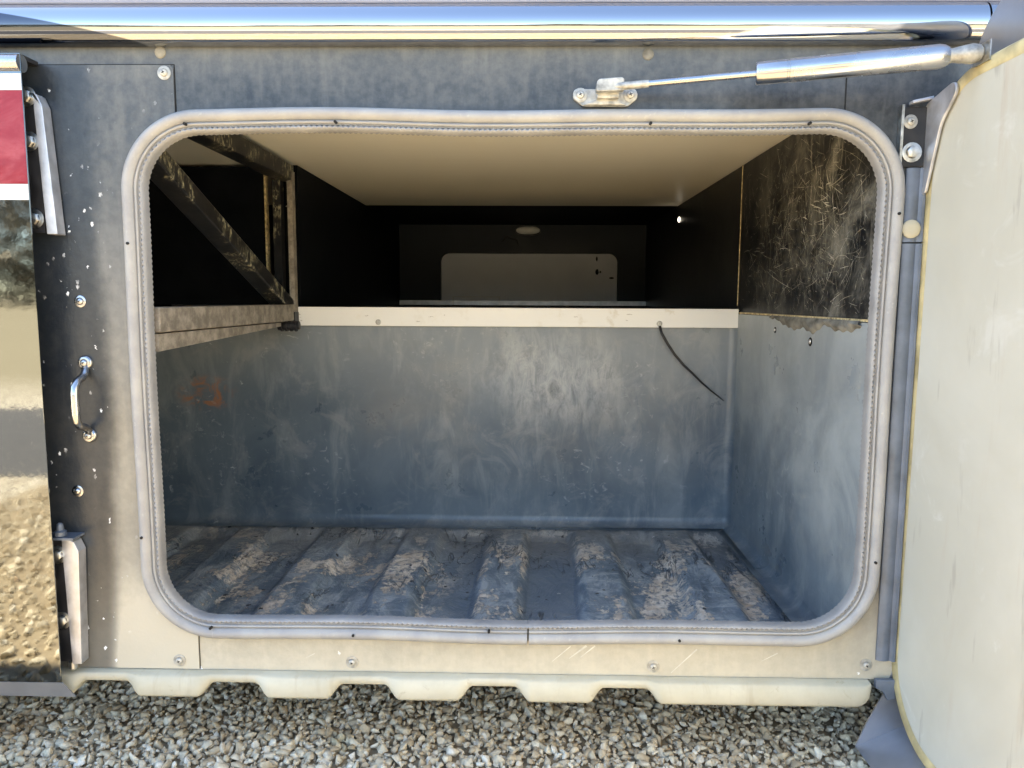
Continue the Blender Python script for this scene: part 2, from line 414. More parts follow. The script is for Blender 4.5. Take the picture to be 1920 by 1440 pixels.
# ------------------------------------------------------------------ mesh helper
class MB:
    def __init__(s): s.v = []; s.f = []; s.mi = []; s.cur = 0
    def add(s, vs, fs):
        o = len(s.v); s.v += [tuple(p) for p in vs]
        s.f += [tuple(i + o for i in f) for f in fs]; s.mi += [s.cur] * len(fs)
        return s
    def box(s, x0, x1, y0, y1, z0, z1):
        return s.add([(x0, y0, z0), (x1, y0, z0), (x1, y1, z0), (x0, y1, z0), (x0, y0, z1), (x1, y0, z1), (x1, y1, z1), (x0, y1, z1)],
                     [(0, 3, 2, 1), (4, 5, 6, 7), (0, 1, 5, 4), (1, 2, 6, 5), (2, 3, 7, 6), (3, 0, 4, 7)])
    def prism(s, poly, fn, t0, t1):
        """poly of (a,b); fn(a,b,t)->xyz; extruded from t0 to t1"""
        n = len(poly)
        vs = [fn(a, b, t0) for a, b in poly] + [fn(a, b, t1) for a, b in poly]
        fs = [tuple(range(n - 1, -1, -1)), tuple(range(n, 2 * n))] + [(i, (i + 1) % n, n + (i + 1) % n, n + i) for i in range(n)]
        return s.add(vs, fs)
    def lathe(s, p, axis, prof, seg=20, capped=True):
        """prof: list of (dist along axis, radius)"""
        p = Vector(p); a = Vector(axis).normalized()
        e1 = a.orthogonal().normalized(); e2 = a.cross(e1)
        vs, fs = [], []
        for d, r in prof:
            for k in range(seg):
                th = 2 * math.pi * k / seg
                vs.append(p + a * d + (e1 * math.cos(th) + e2 * math.sin(th)) * r)
        for i in range(len(prof) - 1):
            for k in range(seg):
                k2 = (k + 1) % seg
                fs.append((i * seg + k, i * seg + k2, (i + 1) * seg + k2, (i + 1) * seg + k))
        if capped:
            fs.append(tuple(range(seg - 1, -1, -1)))
            b = (len(prof) - 1) * seg
            fs.append(tuple(range(b, b + seg)))
        return s.add(vs, fs)
    def tube(s, pts, r, seg=10):
        pts = [Vector(p) for p in pts]; n = len(pts)
        rs = r if isinstance(r, (list, tuple)) else [r] * n
        vs, fs = [], []
        nrm = None
        for i, p in enumerate(pts):
            tg = (pts[min(i + 1, n - 1)] - pts[max(i - 1, 0)]).normalized()
            nrm = tg.orthogonal().normalized() if nrm is None else (nrm - tg * nrm.dot(tg)).normalized()
            bn = tg.cross(nrm)
            for k in range(seg):
                th = 2 * math.pi * k / seg
                vs.append(p + (nrm * math.cos(th) + bn * math.sin(th)) * rs[i])
        for i in range(n - 1):
            for k in range(seg):
                k2 = (k + 1) % seg
                fs.append((i * seg + k, i * seg + k2, (i + 1) * seg + k2, (i + 1) * seg + k))
        fs.append(tuple(range(seg - 1, -1, -1))); fs.append(tuple(range((n - 1) * seg, n * seg)))
        return s.add(vs, fs)
    def bar(s, p0, p1, wv, hv):
        """rectangular bar; wv, hv are the full width and height vectors, p0/p1 the corner line"""
        p0, p1, wv, hv = Vector(p0), Vector(p1), Vector(wv), Vector(hv)
        vs = [p0, p0 + wv, p0 + wv + hv, p0 + hv, p1, p1 + wv, p1 + wv + hv, p1 + hv]
        return s.add(vs, [(0, 1, 2, 3), (7, 6, 5, 4), (0, 4, 5, 1), (1, 5, 6, 2), (2, 6, 7, 3), (3, 7, 4, 0)])
    def grid(s, fn, nu, nv):
        vs = [fn(i / nu, j / nv) for i in range(nu + 1) for j in range(nv + 1)]
        fs = [(i * (nv + 1) + j, (i + 1) * (nv + 1) + j, (i + 1) * (nv + 1) + j + 1, i * (nv + 1) + j + 1) for i in range(nu) for j in range(nv)]
        return s.add(vs, fs)
    def mesh(s, name, mats, smooth=False, bevel=0.0, fix=True):
        me = bpy.data.meshes.new(name)
        me.from_pydata(s.v, [], s.f)
        for mm in (mats if isinstance(mats, (list, tuple)) else [mats]): me.materials.append(mm)
        me.polygons.foreach_set('material_index', s.mi)
        if fix or bevel:
            bm = bmesh.new(); bm.from_mesh(me)
            if fix: bmesh.ops.recalc_face_normals(bm, faces=bm.faces[:])
            if bevel:
                es = [e for e in bm.edges if len(e.link_faces) == 2 and e.calc_face_angle(0) > 0.6]
                bmesh.ops.bevel(bm, geom=es, offset=bevel, segments=2, affect='EDGES', profile=0.5, clamp_overlap=True)
            bm.to_mesh(me); bm.free()
        if smooth:
            me.shade_smooth()
            if smooth != 'all':
                try: me.set_sharp_from_angle(angle=rad(40))
                except Exception: pass
        return me

def link(name, me, parent=None, label=None, loc=None):
    o = bpy.data.objects.new(name, me)
    col.objects.link(o)
    if parent: o.parent = parent
    if label: o['label'] = label
    if loc is not None: o.location = loc
    return o
def part(name, mb, mats, parent=None, label=None, smooth=False, bevel=0.0, fix=True):
    return link(name, mb.mesh(name, mats, smooth, bevel, fix), parent, label)

def rr(x0, x1, z0, z1, r, n=14, start_x=None, step=None):
    """closed rounded rectangle, starting on the bottom edge at start_x, running to +x first. returns points and outward normals"""
    cs = [((x1 - r, z0 + r), -90), ((x1 - r, z1 - r), 0), ((x0 + r, z1 - r), 90), ((x0 + r, z0 + r), 180)]
    pts, nor = [], []
    sx = (x0 + x1) / 2 if start_x is None else start_x
    prev = (sx, z0); pn = (0, -1)
    pts.append(prev); nor.append(pn)
    def straight(a, b, nn):
        L = math.hypot(b[0] - a[0], b[1] - a[1]); k = max(1, int(L / step)) if step else 1
        for i in range(1, k + 1):
            pts.append((a[0] + (b[0] - a[0]) * i / k, a[1] + (b[1] - a[1]) * i / k)); nor.append(nn)
    for (c, a0) in cs:
        nn = (math.cos(rad(a0)), math.sin(rad(a0)))
        straight(pts[-1], (c[0] + r * nn[0], c[1] + r * nn[1]), nn)
        k = max(n, int(r * math.pi / 2 / step)) if step else n
        for i in range(1, k + 1):
            a = rad(a0 + 90 * i / k)
            pts.append((c[0] + r * math.cos(a), c[1] + r * math.sin(a))); nor.append((math.cos(a), math.sin(a)))
    straight(pts[-1], (sx, z0), (0, -1))
    return pts, nor

def sheet_with_hole(outer, hole, y, depth):
    """flat sheet in the XZ plane at y with a hole whose rim goes back by depth"""
    bm = bmesh.new()
    lo = [bm.verts.new((a, y, b)) for a, b in outer]
    lh = [bm.verts.new((a, y, b)) for a, b in hole]
    es = [bm.edges.new((l[i], l[(i + 1) % len(l)])) for l in (lo, lh) for i in range(len(l))]
    bmesh.ops.triangle_fill(bm, edges=es, use_beauty=True)
    back = [bm.verts.new((a, y + depth, b)) for a, b in hole]
    n = len(hole)
    for i in range(n):
        bm.faces.new((lh[i], lh[(i + 1) % n], back[(i + 1) % n], back[i]))
    bmesh.ops.recalc_face_normals(bm, faces=bm.faces[:])
    return bm
def bm_mesh(bm, name, mat):
    me = bpy.data.meshes.new(name); bm.to_mesh(me); bm.free(); me.materials.append(mat); return me

def thing(name, label, cat, loc=(0, 0, 0), group=None):
    o = bpy.data.objects.new(name, None); col.objects.link(o)
    o.location = loc; o['label'] = label; o['category'] = cat
    if group: o['group'] = group
    return o

# ------------------------------------------------------------------ ground
GZ = 0.19                                      # the coach sits low on its dumped air springs
mb = MB(); mb.add([(-600, -600, GZ), (600, -600, GZ), (600, 600, GZ), (-600, 600, GZ)], [(0, 1, 2, 3)])
o = part('ground', mb, M['ground']); o['kind'] = 'structure'; o['label'] = 'tan gravel lot under and around the coach'
mb = MB(); mb.add([(-600, -3.4, GZ + 0.004), (600, -3.4, GZ + 0.004), (600, -1.75, GZ + 0.004), (-600, -1.75, GZ + 0.004)], [(0, 1, 2, 3)])
o = part('dark_ground_strip', mb, M['dark_strip']); o['kind'] = 'structure'; o['label'] = 'dark strip of ground added beside the gravel'  # added strip, gives the dark band mirrored in the shut door
mb = MB(); mb.grid(lambda u, v: (-1.7 + 3.2 * u, -1.74 + 2.9 * v, GZ + 0.005), 1, 1)
o = part('soil_bed', mb, M['soil']); o['kind'] = 'structure'; o['label'] = 'dark soil showing between the gravel stones'

def make_stones():
    protos = []
    for k in range(14):
        r = np.random.default_rng(100 + k)
        pts = r.normal(size=(15, 3)); pts /= np.linalg.norm(pts, axis=1)[:, None]
        pts *= r.uniform(0.80, 1.08, (15, 1)) * np.array([1.0, r.uniform(0.62, 0.92), r.uniform(0.45, 0.72)])
        bm = bmesh.new()
        for p in pts: bm.verts.new(p)
        hull = bmesh.ops.convex_hull(bm, input=bm.verts[:])
        bmesh.ops.delete(bm, geom=[v for v in bm.verts if not v.link_faces], context='VERTS')
        bmesh.ops.recalc_face_normals(bm, faces=bm.faces[:])
        bmesh.ops.bevel(bm, geom=bm.edges[:], offset=0.06, segments=1, affect='EDGES', clamp_overlap=True)
        bmesh.ops.triangulate(bm, faces=bm.faces[:])
        bm.verts.index_update()
        vs = np.array([v.co[:] for v in bm.verts])
        fs = np.array([[v.index for v in f.verts] for f in bm.faces])
        bm.free(); protos.append((vs, fs))
    V, Fc = [], []; off = 0
    def layer(n, x0, x1, y0, y1, zlo, zhi, slo, shi):
        nonlocal off
        cell = math.sqrt((x1 - x0) * (y1 - y0) / n)
        nx, ny = int((x1 - x0) / cell), int((y1 - y0) / cell)
        for i in range(nx):
            for j in range(ny):
                px = x0 + (i + 0.5 + rng.uniform(-0.5, 0.5)) * cell
                py = y0 + (j + 0.5 + rng.uniform(-0.5, 0.5)) * cell
                vs, fs = protos[rng.integers(len(protos))]
                s_ = slo + (shi - slo) * rng.random() ** 2.2
                q = rng.normal(size=4); q[1:3] *= 0.35; q /= np.linalg.norm(q)
                a, b, c_, d = q
                R = np.array([[1 - 2 * (c_ * c_ + d * d), 2 * (b * c_ - a * d), 2 * (b * d + a * c_)],
                              [2 * (b * c_ + a * d), 1 - 2 * (b * b + d * d), 2 * (c_ * d - a * b)],
                              [2 * (b * d - a * c_), 2 * (c_ * d + a * b), 1 - 2 * (b * b + c_ * c_)]])
                V.append((vs * s_) @ R.T + np.array([px, py, GZ + zlo + (zhi - zlo) * rng.random()]))
                Fc.append(fs + off); off += len(vs)
    layer(5200, -1.25, 0.95, -0.14, 0.50, 0.003, 0.007, 0.006, 0.010)
    layer(11000, -1.25, 0.95, -0.14, 0.50, 0.007, 0.013, 0.0058, 0.0132)
    layer(9000, -1.25, 0.95, -0.14, 0.50, 0.007, 0.013, 0.0028, 0.0062)
    layer(9500, -1.65, 1.4, -1.72, -0.14, 0.005, 0.012, 0.007, 0.0165)
    V = np.concatenate(V); Fc = np.concatenate(Fc)
    me = bpy.data.meshes.new('gravel')
    me.vertices.add(len(V)); me.vertices.foreach_set('co', V.ravel().astype(np.float32))
    me.loops.add(Fc.size); me.loops.foreach_set('vertex_index', Fc.ravel().astype(np.int32))
    me.polygons.add(len(Fc)); me.polygons.foreach_set('loop_start', np.arange(0, Fc.size, 3, dtype=np.int32))
    me.materials.append(M['stone'])
    me.update(calc_edges=True)
    return me
o = link('gravel', make_stones()); o['kind'] = 'stuff'; o['label'] = 'loose tan crushed limestone gravel below the coach sill'; o['category'] = 'gravel'

# distant trees across the lot, seen only as reflections in the polished metal
def treeline():
    V, Fc = [], []
    n = 42000
    xs = rng.uniform(-160, 160, n); ys = -62 + rng.normal(0, 3, n)
    hmax = 4.6 + 1.2 * np.sin(xs * 0.09 + 1) + 1.3 * np.sin(xs * 0.31) + 0.8 * np.sin(xs * 0.83) + 6.0 * np.exp(-((xs + 44) / 15) ** 2)
    zs = rng.random(n) ** 0.8 * hmax
    for i in range(n):
        p = np.array([xs[i], ys[i], GZ + zs[i]]); a = rng.normal(size=3) * 0.55; b = rng.normal(size=3) * 0.55
        V += [p, p + a, p + b]; Fc.append((3 * i, 3 * i + 1, 3 * i + 2))
    me = bpy.data.meshes.new('treeline'); me.from_pydata([tuple(v) for v in V], [], Fc); me.materials.append(M['leaf'])
    return me
o = link('treeline', treeline()); o['kind'] = 'stuff'; o['label'] = 'far line of brownish green trees across the lot'; o['category'] = 'trees'

# ------------------------------------------------------------------ the coach
coach = thing('motor_coach', 'silver and dusty black motor coach with its empty lower luggage bay standing open', 'motor coach', (0, 0, 0))

SILL, LIP = 0.326, 0.292
# side panel with the bay opening
hole, _ = rr(-0.509, 0.460, 0.400, 1.069, 0.078, 18)
outer = [(-5.0, SILL), (5.0, SILL), (5.0, 1.1735), (-5.0, 1.1735)]
o = link('side_panel', bm_mesh(sheet_with_hole(outer, hole, 0.0, 0.004), 'side_panel', M['panel']), coach, 'dusty black sheet panel around the open bay')
# plate overlapping on the left of the opening, following the seal
pl = [(-1.3, 0.3275), (-0.462, 0.3275), (-0.462, 0.36)]
pl = [(-1.3, 0.3275), (-0.4615, 0.3275), (-0.4615, 0.400)]
hp, _ = rr(-0.509, 0.460, 0.400, 1.069, 0.078, 18)
arc_bl = [(a, b) for a, b in hp if a <= -0.431 and b <= 0.479]
arc_tl = [(a, b) for a, b in hp if a <= -0.431 and b >= 0.99]
arc_l = sorted([(a, b) for a, b in hp if a < -0.4615], key=lambda p: p[1])
poly = [(-1.3, 0.3275), (-0.4615, 0.3275)] + [(-0.4615, arc_l[0][1] - 0.003)] + arc_l + [(-0.4615, arc_l[-1][1] + 0.003)] + [(-0.4615, 1.146), (-0.4655, 1.150), (-1.3, 1.150)]
mb = MB(); mb.prism(poly, lambda a, b, tt: (a, tt, b), -0.0022, -0.0004)
jamb = part('jamb_plate', mb, M['plate'], coach, 'black jamb plate with a dusty right half and paint chips')

# body shell: upper wall, roof, rear wall, ends, underside
mb = MB()
mb.box(-5, 5, 0.0, 0.03, 1.262, 3.25)
part('upper_side_wall', mb, M['silver_paint'], coach)
mb = MB()
mb.box(-5, 5, -0.008, 0.02, 1.2235, 1.2615)
part('belt_rail', mb, M['silver_paint'], coach, 'pale satin rail above the bright moulding', bevel=0.002)
mb = MB(); mb.box(-5, 5, 0.0, 2.5, 3.2505, 3.29); part('roof', mb, M['silver_paint'], coach)
mb = MB(); mb.box(-5, 5, 2.46, 2.5, 0.30, 3.25); part('far_side_wall', mb, M['silver_paint'], coach)
for xx in (-5.04, 5.001):
    mb = MB(); mb.box(xx, xx + 0.039, 0.0, 2.5, 0.30, 3.25); part('end_wall', mb, M['silver_paint'], coach)
mb = MB(); mb.box(-4.99, 4.99, 0.70, 2.45, 0.27, 0.285); part('underside_sheet', mb, M['black_plain'], coach)
mb = MB(); mb.box(-4.99, -1.2, 0.03, 2.45, 0.31, 0.32); mb.box(0.52, 4.99, 0.03, 0.70, 0.31, 0.32); part('underside_sheet', mb, M['black_plain'], coach)
def wheel_part(x, y):
    mb = MB(); mb.lathe((x, y, 0.5 + GZ), (0, 1, 0), [(0.0, 0.29), (0.0, 0.44), (0.03, 0.49), (0.06, 0.5), (0.24, 0.5), (0.27, 0.49), (0.30, 0.44), (0.30, 0.29)], 40)
    wh = part('tyre', mb, M['tyre'], coach, smooth=True)
    mb = MB(); mb.lathe((x, y + 0.01, 0.5 + GZ), (0, 1, 0), [(0.02, 0.05), (0.03, 0.09), (0.05, 0.10), (0.06, 0.22), (0.02, 0.27), (0.0, 0.30), (0.2, 0.30)], 40)
    part('rim', mb, M['chrome_small'], wh, smooth=True)
for xx in (-3.4, 3.4):
    for yy in (0.04, 2.14): wheel_part(xx, yy)

# bright moulding: convex section, two lengths with a joint
def moulding(x0, x1, n=1):
    prof = [(-0.0008, 1.1722), (-0.012, 1.1726)]
    for k in range(15):
        th = math.pi * (0.20 + 0.80 * k / 14)
        prof.append((-0.004 - 0.021 * math.sin(th) ** 0.85, 1.1745 + 0.0480 * (math.cos(math.pi * 0.2) - math.cos(th)) / (1 + math.cos(math.pi * 0.2))))
    mb = MB()
    vs = [(x0 if e == 0 else x1, p[0], p[1]) for e in (0, 1) for p in prof]
    k = len(prof)
    mb.add(vs, [(i, i + 1, k + i + 1, k + i) for i in range(k - 1)] + [tuple(range(k)), tuple(range(2 * k - 1, k - 1, -1)), (0, k, 2 * k - 1, k - 1)])
    return mb
part('chrome_moulding', moulding(-5, 0.567), M['chrome'], coach, 'long chrome moulding with a dark swoosh at its left', smooth=True)
part('chrome_moulding', moulding(0.5695, 5), M['chrome'], coach, smooth=True)

# ---- fasteners
def screw_mesh(name, r=0.0055, washer=0.009, mats=None, hexhead=False):
    mb = MB()
    mb.lathe((0, 0, 0), (0, -1, 0), [(0, washer), (0.0009, washer), (0.0014, washer * 0.8), (0.0014, r)], 18, False)
    if hexhead:
        mb.lathe((0, 0, 0), (0, -1, 0), [(0.0010, r), (0.0060, r), (0.0066, r * 0.85)], 6)
    else:
        mb.lathe((0, 0, 0), (0, -1, 0), [(0.0010, r), (0.0026, r * 0.96), (0.0038, r * 0.75), (0.0044, r * 0.42)], 18)
        mb.cur = 1
        for a in (0.4, 0.4 + math.pi / 2):
            c_, s_ = math.cos(a) * r * 0.42, math.sin(a) * r * 0.42
            nx_, nz_ = -math.sin(a) * r * 0.09, math.cos(a) * r * 0.09
            mb.add([(c_ + nx_, -0.0046, s_ + nz_), (c_ - nx_, -0.0046, s_ - nz_), (-c_ - nx_, -0.0046, -s_ - nz_), (-c_ + nx_, -0.0046, -s_ + nz_)], [(0, 1, 2, 3)])
    return mb.mesh(name, mats, True)
SCREW = screw_mesh('screw', 0.0052, 0.0088, [M['dusty_zinc'], M['hole']])
BRIGHT = screw_mesh('screw', 0.0050, 0.0080, [M['chrome_small'], M['hole']])
BOLT = screw_mesh('bolt', 0.0078, 0.0125, [M['zinc'], M['hole']], True)
for x_, z_ in ((-0.473, 1.140), (-0.489, 0.340)): link('screw', SCREW, jamb, loc=(x_, -0.0022, z_))
for x_, z_ in ((-0.601, 0.845), (-0.620, 0.584)): link('screw', BRIGHT, jamb, loc=(x_, -0.0022, z_))
for x_, z_ in ((-0.244, 0.340), (0.180, 0.340), (0.475, 0.347)): link('screw', SCREW, coach, loc=(x_, 0, z_))
for x_, z_ in ((-0.478, 1.166), (0.152, 1.163)):
    mb = MB(); mb.lathe((x_, 0, z_), (0, -1, 0), [(0, 0.0075), (0.0015, 0.007), (0.003, 0.004)], 14); part('rivet', mb, M['caulk'], coach, smooth=True)
mb = MB()
for x0_, z0_, x1_, z1_, w_ in ((0.038, 0.345, 0.064, 0.368, 0.0016), (0.062, 0.350, 0.086, 0.369, 0.0030), (0.078, 0.352, 0.098, 0.369, 0.0022), (0.205, 0.331, 0.240, 0.366, 0.0020), (-0.31, 0.345, -0.297, 0.352, 0.0012), (0.33, 0.350, 0.352, 0.362, 0.0014)):
    L_ = math.hypot(x1_ - x0_, z1_ - z0_); nx_, nz_ = -(z1_ - z0_) / L_ * w_ / 2, (x1_ - x0_) / L_ * w_ / 2
    mb.add([(x0_ + nx_ * .3, -0.0003, z0_ + nz_ * .3), (x0_ - nx_ * .3, -0.0003, z0_ - nz_ * .3), (x1_ - nx_, -0.0003, z1_ - nz_), (x1_ + nx_, -0.0003, z1_ + nz_)], [(0, 1, 2, 3)])
o = part('rub_marks', mb, M['rub'], coach, fix=False); o['kind'] = 'stuff'
for b_ in ((-0.4612, -0.4600, 1.062, 1.1512), (-1.3, -0.4612, 1.1503, 1.1514), (-0.4612, -0.4602, 0.3275, 0.395)):
    mb = MB(); mb.box(b_[0], b_[1], -0.0006, -0.0001, b_[2], b_[3]); part('plate_gap', mb, M['hole'], jamb)
# short seam beside the door hinge
mb = MB(); mb.box(0.4045, 0.4060, -0.0008, 0.0, 1.094, 1.135); part('panel_seam', mb, M['hole'], coach)

# ---- rubber seal
def sweep(profile, pts, nor, name, mat, parent, gap=0.0, ribs=0.0, wob=0.0015):
    n = len(pts); k = len(profile)
    mb = MB(); vs = []
    for i in range(n):
        (a, b), (nx_, nz_) = pts[i], nor[i]
        wv_ = wob * (math.sin(a * 9.0 + b * 4) + 0.7 * math.sin(a * 17 - b * 13 + 1)) 
        rb = ribs if i % 2 else -ribs * 0.3
        for (u_, d_) in profile:
            q = u_ + wv_ + (rb if u_ < 0.008 else 0)
            vs.append((a + nx_ * q, d_ + (-rb if d_ < -0.006 else 0), b + nz_ * q))
    fs = [(i * k + j, i * k + (j + 1) % k, (i + 1) * k + (j + 1) % k, (i + 1) * k + j) for i in range(n - 1) for j in range(k)]
    fs += [tuple(range(k - 1, -1, -1)), tuple(range((n - 1) * k, n * k))]
    mb.add(vs, fs)
    return part(name, mb, mat, parent, smooth=True)
SX = 0.004
p_, n_ = rr(-0.5040, 0.4500, 0.4075, 1.0620, 0.074, 20, SX, 0.012)
# small gap and a step where the two ends of the seal meet at the bottom
p_[0] = (p_[0][0] + 0.0012, p_[0][1]); p_[-1] = (p_[-1][0] - 0.0012, p_[-1][1])
bulb = [(0.0375, -0.0004), (0.0385, -0.006), (0.0368, -0.0125), (0.033, -0.0165), (0.028, -0.018), (0.023, -0.0165), (0.0195, -0.0125), (0.0182, -0.0095),
        (0.0168, -0.0125), (0.0150, -0.0135), (0.0132, -0.0125), (0.0122, -0.0095), (0.0112, -0.0105), (0.0100, -0.0095), (0.0098, -0.0004)]
bulb = [(u_ * 0.83, d_ * 0.92) for u_, d_ in bulb]
seal = sweep(bulb, p_, n_, 'opening_seal', M['rubber'], coach)
seal['label'] = 'weathered grey rubber seal framing the bay opening'
p2, n2 = rr(-0.5040, 0.4500, 0.4075, 1.0620, 0.074, 20, SX, 0.0034)
trim = [(0.0092, -0.0004), (0.0092, -0.0095), (0.0080, -0.0122), (0.0060, -0.0130), (0.0040, -0.0118), (0.0022, -0.0085), (0.0012, -0.004), (0.0010, 0.003), (0.004, 0.005)]
trim = [(u_ * 0.83, d_ * 0.92) for u_, d_ in trim]
sweep(trim, p2, n2, 'edge_trim', M['rubber_trim'], seal, ribs=0.0009, wob=0.0015)
for x_, z_ in ((-0.443, 1.0730), (-0.248, 1.0755), (0.155, 1.0740), (0.356, 1.0740), (0.4745, 0.962), (-0.525, 0.921), (-0.527, 0.523), (-0.437, 0.3945), (-0.238, 0.387), (-0.050, 0.395), (0.212, 0.386), (0.472, 0.50)):
    u_ = 0.004
    mb = MB(); mb.lathe((x_, -0.0120, z_), (0, -1, 0), [(0, 0.0019), (0.0060, 0.0019)], 10); part('vent_hole', mb, M['hole'], seal)

# ---- floor pan with its corrugated lip
P0, PER = -0.4995, 0.1825
def tab(x):
    """1 in a valley of the pan (a tab at the lip), 0 on a ridge"""
    if x > 0.189: return math.sqrt(max(0, 1 - min(1, max(0, (x - 0.455) / 0.0225)) ** 2))
    k = round((x - P0) / PER); d = abs(x - (P0 + k * PER))
    q = min(1, max(0, (d - 0.040) / 0.022))
    return 1 - q * q * (3 - 2 * q)
def tab_in(x):
    k = round((x - P0) / PER); d = abs(x - (P0 + k * PER))
    q = min(1, max(0, (d - 0.038) / 0.024))
    return 1 - q * q * (3 - 2 * q)
NX = 330
mb = MB()
def lipf(u, v):
    x = -0.76 + 1.238 * u; tt = tab(x)
    prof = [(0.0, -0.001, 0.0), (0.06, -0.011 - 0.003 * tt, 0), (0.14, -0.0135 - 0.004 * tt, 0), (0.8, -0.0125 - 0.008 * tt, 0), (0.93, -0.010 - 0.008 * tt, 0), (1.0, -0.004 - 0.006 * tt, 0), (0.98, 0.05, 0)]
    kk = int(round(v * 6)); h, yy, _ = prof[kk]
    zb = 0.3115 - 0.0195 * tt
    return (x, yy, 0.3262 - (0.3262 - zb) * h)
mb.grid(lipf, NX, 6)
o = part('floor_pan_lip', mb, M['pan'], coach, 'cream gelcoat lip of the pan with hanging tabs', smooth='all')
mb = MB()
def floorf(u, v):
    x = -1.1 + 1.553 * u; y = 0.012 + 0.633 * v
    e = min(1, max(0, (0.612 - y) / 0.03)); e = e * e * (3 - 2 * e)
    wv_ = 0.0012 * math.sin(31 * x + 11 * y) * math.sin(23 * y - 7 * x)
    sk = x + 0.004 * math.sin(9 * y + x * 5)
    return (x, y, 0.3445 - 0.019 * tab_in(sk) * e + wv_)
mb.grid(floorf, 420, 40)
part('bay_floor', mb, M['floor'], coach, 'corrugated bay floor with peeling blue grey coating', smooth='all')
mb = MB(); mb.box(-1.1, 0.46, 0.03, 0.645, 0.296, 0.300); part('floor_pan', mb, M['pan'], coach)

# ---- grey liner of the lower bay: back and right wall in one moulded sheet, round corners
plan = [(-1.1, 0.640), (-0.4, 0.640), (0.438, 0.640)]
R_ = 0.018
for k in range(1, 8):
    a = rad(90 - 90 * k / 7); plan.append((0.438 + R_ * math.cos(a) * 1.0 + 0.0, 0.622 + R_ * math.sin(a)))
plan[2] = (0.438, 0.640)
plan += [(0.456, 0.3), (0.456, 0.0045)]
def pnorm(i):
    a = plan[max(0, i - 1)]; b = plan[min(len(plan) - 1, i + 1)]
    dx_, dy_ = b[0] - a[0], b[1] - a[1]; L = math.hypot(dx_, dy_)
    return (dy_ / L, -dx_ / L)            # pointing into the bay
vp = [(0.0, 0.8215), (0.0, 0.6), (0.0, 0.368)] + [(0.022 * (1 - math.cos(rad(90 * k / 6))), 0.368 - 0.022 * math.sin(rad(90 * k / 6))) for k in range(1, 7)] + [(0.034, 0.3452)]
mb = MB(); vs = []
for i, (a, b) in enumerate(plan):
    nx_, ny_ = pnorm(i)
    for off_, zz in vp: vs.append((a + nx_ * off_, b + ny_ * off_, zz))
k = len(vp)
mb.add(vs, [(i * k + j, (i + 1) * k + j, (i + 1) * k + j + 1, i * k + j + 1) for i in range(len(plan) - 1) for j in range(k - 1)])
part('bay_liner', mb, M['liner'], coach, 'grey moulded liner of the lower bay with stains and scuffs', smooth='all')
mb = MB(); mb.box(-1.14, -1.101, 0.03, 1.3, 0.30, 1.16); part('bay_end_wall', mb, M['black_plain'], coach)

# ---- upper part: boards, ceiling, shelf, tunnel to the far side
mb = MB(); mb.box(0.4600, 0.4720, 0.0045, 0.6525, 0.826, 1.139)
rb = part('scuffed_side_board', mb, M['black_board'], coach, 'black side board covered in pale scratches')
def scratches():
    r = np.random.default_rng(5)
    mb = MB()
    def strip(y, z, ang, ln, wd, curv, xx=0.45965):
        n = 7; pts = []
        for i in range(n):
            q = i / (n - 1); a = ang + curv * (q - 0.5)
            pts.append((y + math.cos(a) * ln * (q - 0.5), z + math.sin(a) * ln * (q - 0.5), a, wd * (0.15 + 0.85 * math.sin(math.pi * (0.08 + 0.84 * q)))))
        if any(not (0.035 < p[0] < 0.647 and 0.829 < p[1] < 1.134) for p in pts): return
        vs = []
        for py, pz, a, w_ in pts:
            vs += [(xx, py - math.sin(a) * w_ / 2, pz + math.cos(a) * w_ / 2), (xx, py + math.sin(a) * w_ / 2, pz - math.cos(a) * w_ / 2)]
        mb.add(vs, [(2 * i, 2 * i + 1, 2 * i + 3, 2 * i + 2) for i in range(n - 1)])
    for k in range(1150):
        y = abs(r.normal(0.24, 0.15)) if k % 3 else r.uniform(0.04, 0.64); z = r.normal(0.965, 0.075) if k % 3 else r.uniform(0.83, 1.13)
        ln = 0.006 + 0.06 * r.random() ** 3
        strip(y, z, r.uniform(0, math.pi), ln, 0.00025 + 0.00045 * r.random() ** 2, r.normal(0, 0.15))
    for k in range(20):
        strip(r.uniform(0.10, 0.5), r.uniform(0.88, 1.07), r.choice([1.45, 0.7, 2.3, 0.2]) + r.normal(0, 0.3), r.uniform(0.05, 0.16), 0.0004 + 0.0004 * r.random(), r.normal(0, 0.2))
    for k in range(34):                               # scrubbed patch in the middle of the board
        strip(r.normal(0.20, 0.035), r.normal(1.01, 0.022), r.choice([0.15, 1.3]) + r.normal(0, 0.2), r.uniform(0.012, 0.045), 0.0006 + 0.0012 * r.random(), r.normal(0, 0.3))
    return mb
o = part('scratches', scratches(), M['scratch'], rb, fix=False); o['kind'] = 'stuff'
mb = MB(); mb.box(0.4605, 0.4720, 0.6550, 1.96, 0.826, 1.139); part('deep_side_board', mb, M['black_board'], coach)
mb = MB(); mb.box(0.4590, 0.4600, 0.6525, 0.6550, 0.84, 1.139); part('board_joint', mb, M['raw_wood'], coach)
mb = MB(); mb.box(0.4575, 0.4718, 0.006, 0.640, 0.8225, 0.8257); part('board_edge', mb, M['raw_wood'], coach, 'raw plywood lower edge of the scuffed board')
mb = MB(); mb.box(-1.1, 0.475, 0.0045, 1.365, 1.140, 1.152)
part('ceiling_panel', mb, M['cream'], coach, 'smooth cream ceiling board of the bay')
mb = MB(); mb.box(-1.1, 0.475, 1.3655, 2.44, 1.141, 1.152); part('dark_ceiling_board', mb, M['black_plain'], coach)
mb = MB(); mb.box(-0.516, -0.504, 0.660, 1.96, 0.826, 1.139); part('tunnel_side_board', mb, M['black_plain'], coach)
